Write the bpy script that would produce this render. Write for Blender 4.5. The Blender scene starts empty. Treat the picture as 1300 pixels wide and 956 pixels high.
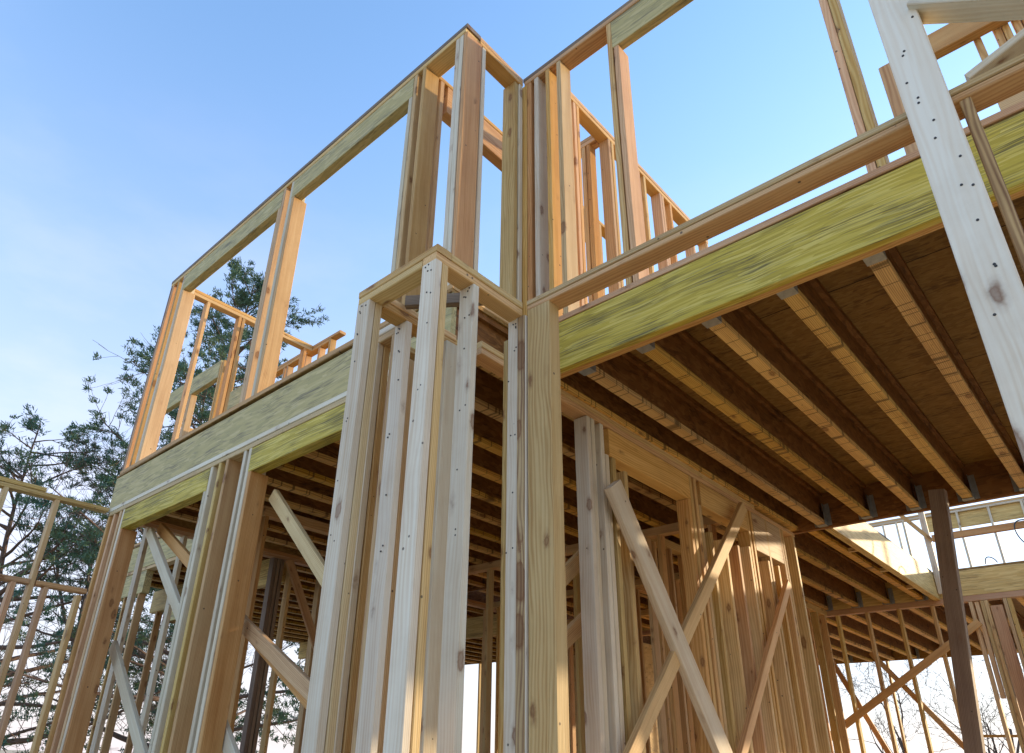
import bpy, bmesh, math, random
from mathutils import Vector, Matrix, Quaternion
random.seed(7)
R = math.radians
S = 2.0            # metres per layout unit
EYE = 1.5          # camera height above the ground

scene = bpy.context.scene
COL = scene.collection

# ------------------------------------------------------------------ camera
cam_d = bpy.data.cameras.new('camera'); cam = bpy.data.objects.new('camera', cam_d); COL.objects.link(cam)
cam_d.sensor_fit = 'HORIZONTAL'; cam_d.sensor_width = 36.0
cam_d.lens = 893.92 / 1300 * 36
cam_d.shift_x = 41.5 / 1300; cam_d.shift_y = 52.87 / 1300
cam_d.clip_start = 0.05; cam_d.clip_end = 3000
M = [[0.73039232, -0.28195057, -0.62211811], [0.68241921, 0.33967677, 0.64724316], [0.02882849, -0.89728678, 0.44050579]]
cam.matrix_world = Matrix(((M[0][0], -M[0][1], -M[0][2], 0), (M[1][0], -M[1][1], -M[1][2], 0),
                           (M[2][0], -M[2][1], -M[2][2], EYE), (0, 0, 0, 1)))
scene.camera = cam
scene.render.engine = 'CYCLES'
scene.cycles.max_bounces = 10; scene.cycles.diffuse_bounces = 7
scene.view_settings.view_transform = 'Standard'; scene.view_settings.look = 'None'
scene.view_settings.gamma = 1.0; scene.view_settings.use_curve_mapping = False
scene.view_settings.exposure = 2.3

# ------------------------------------------------------------------ sky and sun
SUN_DIR = Vector((0.36, 0.91, 0.20)).normalized()
elev = math.asin(SUN_DIR.z); azim = math.atan2(SUN_DIR.x, SUN_DIR.y)
world = bpy.data.worlds.new('World'); scene.world = world; world.use_nodes = True
wn = world.node_tree.nodes; wl = world.node_tree.links; wn.clear()
wo = wn.new('ShaderNodeOutputWorld'); bg = wn.new('ShaderNodeBackground'); sky = wn.new('ShaderNodeTexSky')
sky.sky_type = 'NISHITA'; sky.sun_disc = False; sky.sun_elevation = elev; sky.sun_rotation = azim
sky.air_density = 1.0; sky.dust_density = 0.35; sky.ozone_density = 2.6; sky.altitude = 50
bg.inputs['Strength'].default_value = 0.125
HAZE = 0.95; HAZE_COL = (1.50, 1.36, 1.52, 1)      # warm haze low in the sky
# thin high cirrus mixed into the sky
tc = wn.new('ShaderNodeTexCoord'); mp = wn.new('ShaderNodeMapping'); mp.inputs['Scale'].default_value = (1.2, 2.2, 6.0)
mp.inputs['Rotation'].default_value = (0.2, 0.1, 0.5)
nz = wn.new('ShaderNodeTexNoise'); nz.inputs['Scale'].default_value = 1.6; nz.inputs['Detail'].default_value = 7; nz.inputs['Roughness'].default_value = 0.55
cr = wn.new('ShaderNodeValToRGB'); cr.color_ramp.elements[0].position = 0.48; cr.color_ramp.elements[1].position = 0.80
sx = wn.new('ShaderNodeSeparateXYZ'); mr = wn.new('ShaderNodeMapRange')
mr.inputs['From Min'].default_value = 0.75; mr.inputs['From Max'].default_value = 0.05; mr.inputs['To Min'].default_value = 0.0; mr.inputs['To Max'].default_value = 0.55
mul = wn.new('ShaderNodeMath'); mul.operation = 'MULTIPLY'
mix = wn.new('ShaderNodeMix'); mix.data_type = 'RGBA'; mix.inputs[7].default_value = (2.3, 2.1, 2.25, 1)
wl.new(tc.outputs['Generated'], mp.inputs['Vector']); wl.new(mp.outputs[0], nz.inputs['Vector']); wl.new(nz.outputs[0], cr.inputs[0])
wl.new(tc.outputs['Generated'], sx.inputs[0]); wl.new(sx.outputs[2], mr.inputs[0])
wl.new(cr.outputs[0], mul.inputs[0]); wl.new(mr.outputs[0], mul.inputs[1])
hz = wn.new('ShaderNodeMapRange'); hz.interpolation_type = 'SMOOTHSTEP'; hz.inputs['From Min'].default_value = 0.85; hz.inputs['From Max'].default_value = -0.12; hz.inputs['To Min'].default_value = 0.0; hz.inputs['To Max'].default_value = HAZE
hm = wn.new('ShaderNodeMix'); hm.data_type = 'RGBA'; hm.inputs[7].default_value = HAZE_COL
wl.new(sx.outputs[2], hz.inputs[0]); wl.new(hz.outputs[0], hm.inputs[0]); wl.new(sky.outputs[0], hm.inputs[6])
wl.new(mul.outputs[0], mix.inputs[0]); wl.new(hm.outputs[2], mix.inputs[6]); wl.new(mix.outputs[2], bg.inputs['Color'])
wl.new(bg.outputs[0], wo.inputs['Surface'])

sun_d = bpy.data.lights.new('sun', 'SUN'); sun = bpy.data.objects.new('sun', sun_d); COL.objects.link(sun)
sun_d.energy = 1.15; sun_d.angle = R(0.6); sun_d.color = (1.0, 0.76, 0.47)
sun.rotation_euler = SUN_DIR.to_track_quat('Z', 'Y').to_euler()

# ------------------------------------------------------------------ materials
def new_mat(name):
    m = bpy.data.materials.new(name); m.use_nodes = True
    nt = m.node_tree; b = nt.nodes['Principled BSDF']
    return m, nt, b, nt.nodes.new, nt.links.new

def ramp(node, stops):
    e = node.color_ramp.elements
    while len(e) < len(stops): e.new(0.5)
    for i, (p, c) in enumerate(stops):
        e[i].position = p; e[i].color = c if len(c) == 4 else (*c, 1)

def wood(name, c_light, c_mid, c_dark, knots=1.0, streak=1.0, weather=0.0, rough=0.62, hue=1.0, joints=False):
    """sawn lumber; the board's long axis is its local Z"""
    m, nt, b, N, L = new_mat(name)
    tc = N('ShaderNodeTexCoord'); oi = N('ShaderNodeObjectInfo')
    ofs = N('ShaderNodeVectorMath'); ofs.operation = 'SCALE'; ofs.inputs[0].default_value = (37.0, 53.0, 91.0)
    L(oi.outputs['Random'], ofs.inputs['Scale'])
    add = N('ShaderNodeVectorMath'); L(tc.outputs['Object'], add.inputs[0]); L(ofs.outputs[0], add.inputs[1])
    # slow warp so that the grain wanders
    wz = N('ShaderNodeMapping'); wz.inputs['Scale'].default_value = (5, 5, 1.3); L(add.outputs[0], wz.inputs[0])
    wnz = N('ShaderNodeTexNoise'); wnz.inputs['Scale'].default_value = 1.0; wnz.inputs['Detail'].default_value = 2; L(wz.outputs[0], wnz.inputs[0])
    wsc = N('ShaderNodeVectorMath'); wsc.operation = 'SCALE'; wsc.inputs['Scale'].default_value = 0.045; L(wnz.outputs['Color'], wsc.inputs[0])
    co = N('ShaderNodeVectorMath'); L(add.outputs[0], co.inputs[0]); L(wsc.outputs[0], co.inputs[1])
    # growth rings stretched along the board
    g = N('ShaderNodeMapping'); g.inputs['Scale'].default_value = (1, 1.25, 0.035); L(co.outputs[0], g.inputs[0])
    wv = N('ShaderNodeTexWave'); wv.wave_type = 'RINGS'; wv.rings_direction = 'Z'; wv.inputs['Scale'].default_value = 34; wv.inputs['Distortion'].default_value = 3.5
    wv.inputs['Detail'].default_value = 2; wv.inputs['Detail Scale'].default_value = 1.2; L(g.outputs[0], wv.inputs[0])
    f = N('ShaderNodeMapping'); f.inputs['Scale'].default_value = (95, 95, 2.2); L(co.outputs[0], f.inputs[0])
    fn = N('ShaderNodeTexNoise'); fn.inputs['Scale'].default_value = 1.0; fn.inputs['Detail'].default_value = 4; L(f.outputs[0], fn.inputs[0])
    mid = N('ShaderNodeMapping'); mid.inputs['Scale'].default_value = (16, 16, 0.8); L(co.outputs[0], mid.inputs[0])
    mn = N('ShaderNodeTexNoise'); mn.inputs['Scale'].default_value = 1.0; mn.inputs['Detail'].default_value = 3; L(mid.outputs[0], mn.inputs[0])
    a1 = N('ShaderNodeMath'); a1.operation = 'MULTIPLY_ADD'; a1.inputs[1].default_value = 0.30 * streak; L(wv.outputs['Fac'], a1.inputs[0]); 
    a0 = N('ShaderNodeMath'); a0.operation = 'MULTIPLY'; a0.inputs[1].default_value = 0.42; L(fn.outputs[0], a0.inputs[0]); L(a0.outputs[0], a1.inputs[2])
    a2 = N('ShaderNodeMath'); a2.operation = 'MULTIPLY_ADD'; a2.inputs[1].default_value = 0.75; L(mn.outputs[0], a2.inputs[0]); L(a1.outputs[0], a2.inputs[2])
    rp = N('ShaderNodeValToRGB'); ramp(rp, [(0.42, c_light), (0.66, c_mid), (0.98, c_dark)]); L(a2.outputs[0], rp.inputs[0])
    # board to board tint
    hs = N('ShaderNodeHueSaturation'); L(rp.outputs[0], hs.inputs['Color'])
    mh = N('ShaderNodeMapRange'); mh.inputs['To Min'].default_value = 0.5 - .016 * hue; mh.inputs['To Max'].default_value = 0.5 + .005 * hue; L(oi.outputs['Random'], mh.inputs[0]); L(mh.outputs[0], hs.inputs['Hue'])
    r2 = N('ShaderNodeMath'); r2.operation = 'MULTIPLY'; r2.inputs[1].default_value = 17.31; L(oi.outputs['Random'], r2.inputs[0])
    r3 = N('ShaderNodeMath'); r3.operation = 'FRACT'; L(r2.outputs[0], r3.inputs[0])
    ms = N('ShaderNodeMapRange'); ms.inputs['To Min'].default_value = 0.84; ms.inputs['To Max'].default_value = 1.08; L(r3.outputs[0], ms.inputs[0]); L(ms.outputs[0], hs.inputs['Saturation'])
    r4 = N('ShaderNodeMath'); r4.operation = 'MULTIPLY'; r4.inputs[1].default_value = 7.77; L(oi.outputs['Random'], r4.inputs[0])
    r5 = N('ShaderNodeMath'); r5.operation = 'FRACT'; L(r4.outputs[0], r5.inputs[0])
    mv = N('ShaderNodeMapRange'); mv.inputs['To Min'].default_value = 0.80; mv.inputs['To Max'].default_value = 1.10; L(r5.outputs[0], mv.inputs[0]); L(mv.outputs[0], hs.inputs['Value'])
    # knots
    k = N('ShaderNodeMapping'); k.inputs['Scale'].default_value = (12.5, 12.5, 5.5); L(add.outputs[0], k.inputs[0])
    kn = N('ShaderNodeTexNoise'); kn.inputs['Scale'].default_value = 42; kn.inputs['Detail'].default_value = 2; L(add.outputs[0], kn.inputs[0])
    ks = N('ShaderNodeVectorMath'); ks.operation = 'MULTIPLY_ADD'; ks.inputs[1].default_value = (.20, .20, .20); L(kn.outputs['Color'], ks.inputs[0]); L(k.outputs[0], ks.inputs[2])
    vo = N('ShaderNodeTexVoronoi'); vo.inputs['Scale'].default_value = 1.0; L(ks.outputs[0], vo.inputs[0])
    sep = N('ShaderNodeSeparateColor'); L(vo.outputs['Color'], sep.inputs[0])
    sz = N('ShaderNodeMapRange'); sz.inputs['From Min'].default_value = 0.45; sz.inputs['From Max'].default_value = 1.0
    sz.inputs['To Min'].default_value = 0.0; sz.inputs['To Max'].default_value = 0.24 * knots; L(sep.outputs[0], sz.inputs[0])
    df = N('ShaderNodeMath'); df.operation = 'SUBTRACT'; L(sz.outputs[0], df.inputs[0]); L(vo.outputs['Distance'], df.inputs[1])
    kr = N('ShaderNodeMapRange'); kr.inputs['From Min'].default_value = -0.16; kr.inputs['From Max'].default_value = 0.10; L(df.outputs[0], kr.inputs[0])
    kc = N('ShaderNodeValToRGB'); ramp(kc, [(0.0, (0, 0, 0)), (0.40, (0.16, 0.16, 0.16)), (0.62, (0.45, 0.45, 0.45)), (0.78, (0.80, 0.80, 0.80)), (1.0, (0.62, 0.62, 0.62))]); L(kr.outputs[0], kc.inputs[0])
    kgate = N('ShaderNodeMath'); kgate.operation = 'GREATER_THAN'; kgate.inputs[1].default_value = 0.45; L(sep.outputs[0], kgate.inputs[0])
    km = N('ShaderNodeMath'); km.operation = 'MULTIPLY'; L(kc.outputs[0], km.inputs[0]); L(kgate.outputs[0], km.inputs[1])
    mk = N('ShaderNodeMix'); mk.data_type = 'RGBA'; mk.inputs[7].default_value = (0.19, 0.075, 0.028, 1); L(km.outputs[0], mk.inputs[0]); L(hs.outputs[0], mk.inputs[6])
    # nail heads and small dents
    nv = N('ShaderNodeTexVoronoi'); nv.inputs['Scale'].default_value = 13; L(add.outputs[0], nv.inputs[0])
    ns = N('ShaderNodeSeparateColor'); L(nv.outputs['Color'], ns.inputs[0])
    nlt = N('ShaderNodeMath'); nlt.operation = 'LESS_THAN'; nlt.inputs[1].default_value = 0.075; L(nv.outputs['Distance'], nlt.inputs[0])
    ng = N('ShaderNodeMath'); ng.operation = 'GREATER_THAN'; ng.inputs[1].default_value = 0.60; L(ns.outputs[1], ng.inputs[0])
    nm = N('ShaderNodeMath'); nm.operation = 'MULTIPLY'; L(nlt.outputs[0], nm.inputs[0]); L(ng.outputs[0], nm.inputs[1])
    nm2 = N('ShaderNodeMath'); nm2.operation = 'MULTIPLY'; nm2.inputs[1].default_value = 0.8; L(nm.outputs[0], nm2.inputs[0])
    mx = N('ShaderNodeMix'); mx.data_type = 'RGBA'; mx.inputs[7].default_value = (0.06, 0.045, 0.035, 1); L(nm2.outputs[0], mx.inputs[0]); L(mk.outputs[2], mx.inputs[6])
    # dirt and weathering blotches
    dn = N('ShaderNodeTexNoise'); dn.inputs['Scale'].default_value = 3.0; dn.inputs['Detail'].default_value = 6; dn.inputs['Roughness'].default_value = 0.65; L(add.outputs[0], dn.inputs[0])
    dr = N('ShaderNodeMapRange'); dr.inputs['From Min'].default_value = 0.45; dr.inputs['From Max'].default_value = 0.75; dr.inputs['To Max'].default_value = 0.30 + weather; L(dn.outputs[0], dr.inputs[0])
    md = N('ShaderNodeMix'); md.data_type = 'RGBA'; md.blend_type = 'MULTIPLY'; md.inputs[7].default_value = (0.62, 0.56, 0.50, 1); L(dr.outputs[0], md.inputs[0]); L(mx.outputs[2], md.inputs[6])
    if joints:      # dark glue lines of finger joints across the flange
        jm = N('ShaderNodeMapping'); jm.inputs['Scale'].default_value = (.10, .12, 6.5); L(add.outputs[0], jm.inputs[0])
        jv = N('ShaderNodeTexVoronoi'); jv.feature = 'DISTANCE_TO_EDGE'; jv.inputs['Scale'].default_value = 1; L(jm.outputs[0], jv.inputs[0])
        jl = N('ShaderNodeMapRange'); jl.inputs['From Min'].default_value = 0.010; jl.inputs['From Max'].default_value = 0.028; jl.inputs['To Min'].default_value = 0.7; jl.inputs['To Max'].default_value = 0.0; L(jv.outputs['Distance'], jl.inputs[0])
        jx = N('ShaderNodeMix'); jx.data_type = 'RGBA'; jx.inputs[7].default_value = (0.06, 0.03, 0.012, 1); L(jl.outputs[0], jx.inputs[0]); L(md.outputs[2], jx.inputs[6]); md = jx
    L(md.outputs[2], b.inputs['Base Color'])
    b.inputs['Roughness'].default_value = rough; b.inputs['Specular IOR Level'].default_value = 0.25
    bp = N('ShaderNodeBump'); bp.inputs['Strength'].default_value = 0.35; bp.inputs['Distance'].default_value = 0.004
    L(a2.outputs[0], bp.inputs['Height']); L(bp.outputs[0], b.inputs['Normal'])
    return m

def strand(name, c1, c2, c3, dark, sz=(55, 55, 7), darkamt=0.56, rough=0.6, warp=0.14, seams=False):
    """strand board / strand lumber: long overlapping flakes along local Z"""
    m, nt, b, N, L = new_mat(name)
    tc = N('ShaderNodeTexCoord'); oi = N('ShaderNodeObjectInfo')
    ofs = N('ShaderNodeVectorMath'); ofs.operation = 'SCALE'; ofs.inputs[0].default_value = (31.0, 57.0, 83.0); L(oi.outputs['Random'], ofs.inputs['Scale'])
    add = N('ShaderNodeVectorMath'); L(tc.outputs['Object'], add.inputs[0]); L(ofs.outputs[0], add.inputs[1])
    wz = N('ShaderNodeTexNoise'); wz.inputs['Scale'].default_value = 2.2; wz.inputs['Detail'].default_value = 2; L(add.outputs[0], wz.inputs[0])
    ws = N('ShaderNodeVectorMath'); ws.operation = 'SCALE'; ws.inputs['Scale'].default_value = warp; L(wz.outputs['Color'], ws.inputs[0])
    co = N('ShaderNodeVectorMath'); L(add.outputs[0], co.inputs[0]); L(ws.outputs[0], co.inputs[1])
    mp = N('ShaderNodeMapping'); mp.inputs['Scale'].default_value = sz; L(co.outputs[0], mp.inputs[0])
    v = N('ShaderNodeTexVoronoi'); v.inputs['Scale'].default_value = 1; L(mp.outputs[0], v.inputs[0])
    sp = N('ShaderNodeSeparateColor'); L(v.outputs['Color'], sp.inputs[0])
    rp = N('ShaderNodeValToRGB'); ramp(rp, [(0.0, c2), (0.5, c1), (1.0, c3)]); L(sp.outputs[0], rp.inputs[0])
    mp2 = N('ShaderNodeMapping'); mp2.inputs['Scale'].default_value = (sz[0] * 1.5, sz[1] * 1.5, sz[2] * .5); L(co.outputs[0], mp2.inputs[0])
    n2 = N('ShaderNodeTexNoise'); n2.inputs['Scale'].default_value = 1; n2.inputs['Detail'].default_value = 5; n2.inputs['Roughness'].default_value = .6; L(mp2.outputs[0], n2.inputs[0])
    m3 = N('ShaderNodeMapping'); m3.inputs['Scale'].default_value = (11, 11, 2.2); L(co.outputs[0], m3.inputs[0])
    n3 = N('ShaderNodeTexNoise'); n3.inputs['Scale'].default_value = 1; n3.inputs['Detail'].default_value = 4; L(m3.outputs[0], n3.inputs[0])
    s = N('ShaderNodeMath'); s.operation = 'MULTIPLY_ADD'; s.inputs[1].default_value = 0.45; L(n3.outputs[0], s.inputs[0])
    s0 = N('ShaderNodeMath'); s0.operation = 'MULTIPLY'; s0.inputs[1].default_value = 0.68; L(n2.outputs[0], s0.inputs[0]); L(s0.outputs[0], s.inputs[2])
    r = N('ShaderNodeMapRange'); r.inputs['From Min'].default_value = darkamt; r.inputs['From Max'].default_value = darkamt + 0.16; r.inputs['To Max'].default_value = 0.85; L(s.outputs[0], r.inputs[0])
    mk = N('ShaderNodeMix'); mk.data_type = 'RGBA'; mk.inputs[7].default_value = (*dark, 1); L(r.outputs[0], mk.inputs[0]); L(rp.outputs[0], mk.inputs[6])
    if seams:       # joints between the 1.2 m panels
        bk = N('ShaderNodeTexBrick'); bk.inputs['Scale'].default_value = 1.0; bk.inputs['Mortar Size'].default_value = 0.004; bk.inputs['Mortar Smooth'].default_value = 0.0
        bk.inputs['Brick Width'].default_value = 2.44; bk.inputs['Row Height'].default_value = 1.22; bk.inputs['Color1'].default_value = (1, 1, 1, 1); bk.inputs['Color2'].default_value = (.84, .86, .84, 1); bk.inputs['Mortar'].default_value = (.12, .1, .08, 1)
        sq = N('ShaderNodeSeparateXYZ'); cq = N('ShaderNodeCombineXYZ'); L(tc.outputs['Object'], sq.inputs[0]); L(sq.outputs[2], cq.inputs[0]); L(sq.outputs[0], cq.inputs[1]); L(cq.outputs[0], bk.inputs['Vector'])
        mb_ = N('ShaderNodeMix'); mb_.data_type = 'RGBA'; mb_.blend_type = 'MULTIPLY'; mb_.inputs[0].default_value = 1.0; L(mk.outputs[2], mb_.inputs[6]); L(bk.outputs['Color'], mb_.inputs[7]); mk = mb_
    L(mk.outputs[2], b.inputs['Base Color']); b.inputs['Roughness'].default_value = rough; b.inputs['Specular IOR Level'].default_value = 0.25
    bp = N('ShaderNodeBump'); bp.inputs['Strength'].default_value = 0.4; bp.inputs['Distance'].default_value = 0.004; L(n2.outputs[0], bp.inputs['Height']); L(bp.outputs[0], b.inputs['Normal'])
    return m

def simple(name, col, rough=0.6, metal=0.0, noise=None):
    m, nt, b, N, L = new_mat(name)
    b.inputs['Base Color'].default_value = (*col, 1); b.inputs['Roughness'].default_value = rough; b.inputs['Metallic'].default_value = metal
    if noise:
        tc = N('ShaderNodeTexCoord'); n = N('ShaderNodeTexNoise'); n.inputs['Scale'].default_value = noise[0]; n.inputs['Detail'].default_value = 6; L(tc.outputs['Object'], n.inputs[0])
        r = N('ShaderNodeValToRGB'); ramp(r, [(0.3, noise[1]), (0.7, col)]); L(n.outputs[0], r.inputs[0]); L(r.outputs[0], b.inputs['Base Color'])
    return m

SPR = wood('spruce_lumber', (0.74, 0.57, 0.27), (0.67, 0.49, 0.20), (0.50, 0.31, 0.10), knots=1.1)
FIR = wood('fir_lumber', (0.72, 0.49, 0.225), (0.65, 0.405, 0.16), (0.47, 0.25, 0.085), knots=1.0, streak=0.8)
PAL = wood('pale_spruce_lumber', (0.78, 0.74, 0.58), (0.73, 0.66, 0.48), (0.60, 0.48, 0.29), knots=1.1, streak=0.6)
PIN = wood('clear_pine_lumber', (0.78, 0.55, 0.22), (0.71, 0.46, 0.16), (0.52, 0.29, 0.08), knots=0.8, streak=0.9)
PLK = wood('knotty_pale_lumber', (0.80, 0.76, 0.61), (0.75, 0.68, 0.51), (0.62, 0.50, 0.31), knots=1.9, streak=0.4)
BARK = wood('waney_edge_lumber', (0.70, 0.52, 0.26), (0.60, 0.40, 0.17), (0.22, 0.10, 0.045), knots=2.2, streak=0.9, weather=0.2)
GRY = wood('weathered_lumber', (0.36, 0.28, 0.19), (0.30, 0.225, 0.145), (0.19, 0.135, 0.09), knots=0.8, weather=0.2)
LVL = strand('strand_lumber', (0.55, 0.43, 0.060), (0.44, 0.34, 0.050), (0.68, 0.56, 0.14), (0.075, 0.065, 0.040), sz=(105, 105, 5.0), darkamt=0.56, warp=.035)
TAN = strand('tan_strand_lumber', (0.64, 0.46, 0.17), (0.56, 0.38, 0.13), (0.72, 0.54, 0.22), (0.16, 0.10, 0.04), sz=(90, 90, 6), darkamt=0.58, warp=.04)
RIM = strand('rim_strand_board', (0.50, 0.42, 0.18), (0.42, 0.36, 0.16), (0.58, 0.49, 0.24), (0.15, 0.13, 0.085), sz=(60, 60, 8), darkamt=0.57, warp=.07)
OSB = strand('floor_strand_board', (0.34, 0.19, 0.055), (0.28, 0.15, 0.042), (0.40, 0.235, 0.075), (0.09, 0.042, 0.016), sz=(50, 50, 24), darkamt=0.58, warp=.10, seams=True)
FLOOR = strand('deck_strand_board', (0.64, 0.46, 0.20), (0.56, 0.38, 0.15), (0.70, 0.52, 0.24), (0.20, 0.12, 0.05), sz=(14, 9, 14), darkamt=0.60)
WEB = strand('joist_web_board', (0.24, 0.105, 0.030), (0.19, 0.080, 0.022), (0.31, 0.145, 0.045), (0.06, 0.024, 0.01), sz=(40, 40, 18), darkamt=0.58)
FLG = wood('joist_flange_lumber', (0.80, 0.53, 0.15), (0.73, 0.45, 0.11), (0.46, 0.24, 0.05), knots=1.0, streak=1.2, hue=.4, joints=True)
GALV = simple('galvanised_steel', (0.42, 0.44, 0.45), 0.45, 0.7, (30, (0.30, 0.32, 0.33)))
CONC = simple('concrete', (0.42, 0.40, 0.37), 0.9, 0, (4, (0.30, 0.29, 0.27)))
DIRT = simple('bare_earth', (0.56, 0.45, 0.29), 0.95, 0, (0.8, (0.45, 0.35, 0.21)))
NAIL = simple('nail_steel', (0.05, 0.045, 0.04), 0.5, 0.4)
CABLE = simple('black_cable', (0.02, 0.025, 0.03), 0.4)
CBARK = simple('cedar_bark', (0.16, 0.10, 0.07), 0.9, 0, (9, (0.08, 0.055, 0.04)))
TBARK = simple('grey_bark', (0.13, 0.105, 0.09), 0.9, 0, (9, (0.06, 0.05, 0.043)))
BLUE = simple('blue_plastic', (0.03, 0.09, 0.22), 0.5)
WHITE = simple('white_plastic', (0.75, 0.76, 0.78), 0.5)

def leaf_mat():
    m, nt, b, N, L = new_mat('cedar_foliage')
    tc = N('ShaderNodeTexCoord'); n = N('ShaderNodeTexNoise'); n.inputs['Scale'].default_value = 1.1; n.inputs['Detail'].default_value = 4; L(tc.outputs['Object'], n.inputs[0])
    r = N('ShaderNodeValToRGB'); ramp(r, [(0.35, (0.040, 0.115, 0.080)), (0.55, (0.085, 0.16, 0.085)), (0.75, (0.17, 0.20, 0.075))]); L(n.outputs[0], r.inputs[0])
    L(r.outputs[0], b.inputs['Base Color']); b.inputs['Roughness'].default_value = 0.6
    return m
LEAF = leaf_mat()

# ------------------------------------------------------------------ building helpers (layout units -> metres)
def W(p): return Vector((p[0] * S, p[1] * S, p[2] * S + EYE))

def thing(name, label, cat, base, group=None):
    group = group or {'stud wall': 'timber stud walls of the unfinished house', 'floor frame': 'joist decks of the unfinished house'}.get(cat)
    o = bpy.data.objects.new(name, None); COL.objects.link(o); o.location = W(base); o.empty_display_size = 0.2
    o['label'] = label; o['category'] = cat
    if group: o['group'] = group
    return o

def tag(o, label=None, cat=None, group=None, kind=None):
    if label: o['label'] = label
    if cat: o['category'] = cat
    if group: o['group'] = group
    if kind: o['kind'] = kind
    return o

def bar_mesh(name, a, b, l, mats, wane=0.0, bow=None):
    """a x b x l (metres) board along local Z, eased edges, slight bow"""
    bm = bmesh.new()
    seg = max(1, min(10, int(l / 0.35)))
    e = min(0.0035, a * 0.2, b * 0.2)
    if bow is None: bow = min(0.0045, 0.0014 * l)
    bx = random.uniform(-bow, bow); by = random.uniform(-bow, bow); tw = random.uniform(-1, 1) * min(0.012, 0.004 * l)
    prof = [(a / 2 - e, b / 2), (-a / 2 + e, b / 2), (-a / 2, b / 2 - e), (-a / 2, -b / 2 + e), (-a / 2 + e, -b / 2), (a / 2 - e, -b / 2), (a / 2, -b / 2 + e), (a / 2, b / 2 - e)]
    rings = []
    for i in range(seg + 1):
        t = i / seg; z = (t - .5) * l; s = math.sin(math.pi * t); an = tw * s
        wn_ = wane * (0.5 + 0.5 * math.sin(i * 2.1 + l * 9)) if wane else 0
        ring = []
        for j, (x, y) in enumerate(prof):
            if wane and j in (0, 7): x -= wn_ * random.uniform(.3, 1); y -= wn_ * random.uniform(.2, .9)
            ring.append(bm.verts.new((x * math.cos(an) - y * math.sin(an) + bx * s, x * math.sin(an) + y * math.cos(an) + by * s, z)))
        rings.append(ring)
    for r0, r1 in zip(rings, rings[1:]):
        for j in range(8):
            bm.faces.new((r0[j], r0[(j + 1) % 8], r1[(j + 1) % 8], r1[j]))
    bm.faces.new(rings[0][::-1]); bm.faces.new(rings[-1])
    me = bpy.data.meshes.new(name); bm.to_mesh(me); bm.free()
    for m in mats: me.materials.append(m)
    return me

ROT = {2: Matrix.Identity(3), 0: Matrix(((0, 0, 1), (1, 0, 0), (0, 1, 0))), 1: Matrix(((0, 1, 0), (0, 0, 1), (1, 0, 0)))}

def link(o, parent, loc, rot3=None):
    COL.objects.link(o)
    if parent:
        o.parent = parent; o.location = loc - parent.location
    else: o.location = loc
    if rot3 is not None: o.rotation_euler = rot3.to_euler()
    return o

def board(name, mat, parent, lo, hi, wane=0.0, label=None, bow=None):
    """axis-aligned board between two corners (layout units)"""
    lo = W(lo); hi = W(hi); d = hi - lo
    ax = max(range(3), key=lambda i: d[i])
    a, b = d[(ax + 1) % 3], d[(ax + 2) % 3]
    me = bar_mesh(name, a, b, d[ax], [mat], wane, bow)
    o = link(bpy.data.objects.new(name, me), parent, (lo + hi) / 2, ROT[ax])
    if label: o['label'] = label
    return o

def brace(name, mat, parent, p0, p1, wide, thick, normal, label=None):
    """board from p0 to p1; its thin side points along normal (metres for wide/thick)"""
    a = W(p0); b = W(p1); z = (b - a).normalized(); n = Vector(normal); n = (n - z * n.dot(z)).normalized(); y = z.cross(n)
    me = bar_mesh(name, thick, wide, (b - a).length, [mat])
    o = link(bpy.data.objects.new(name, me), parent, (a + b) / 2, Matrix((n, y, z)).transposed())
    if label: o['label'] = label
    return o

D4 = 0.0445; T = 0.0188     # a two-by-four in layout units

def stud_x(w, x0, x1, y0, y1, z0, z1, mat=SPR, wane=0.0, name='stud'):
    return board(name, mat, w, (x0, y0, z0), (x1, y1, z1), wane)

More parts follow.
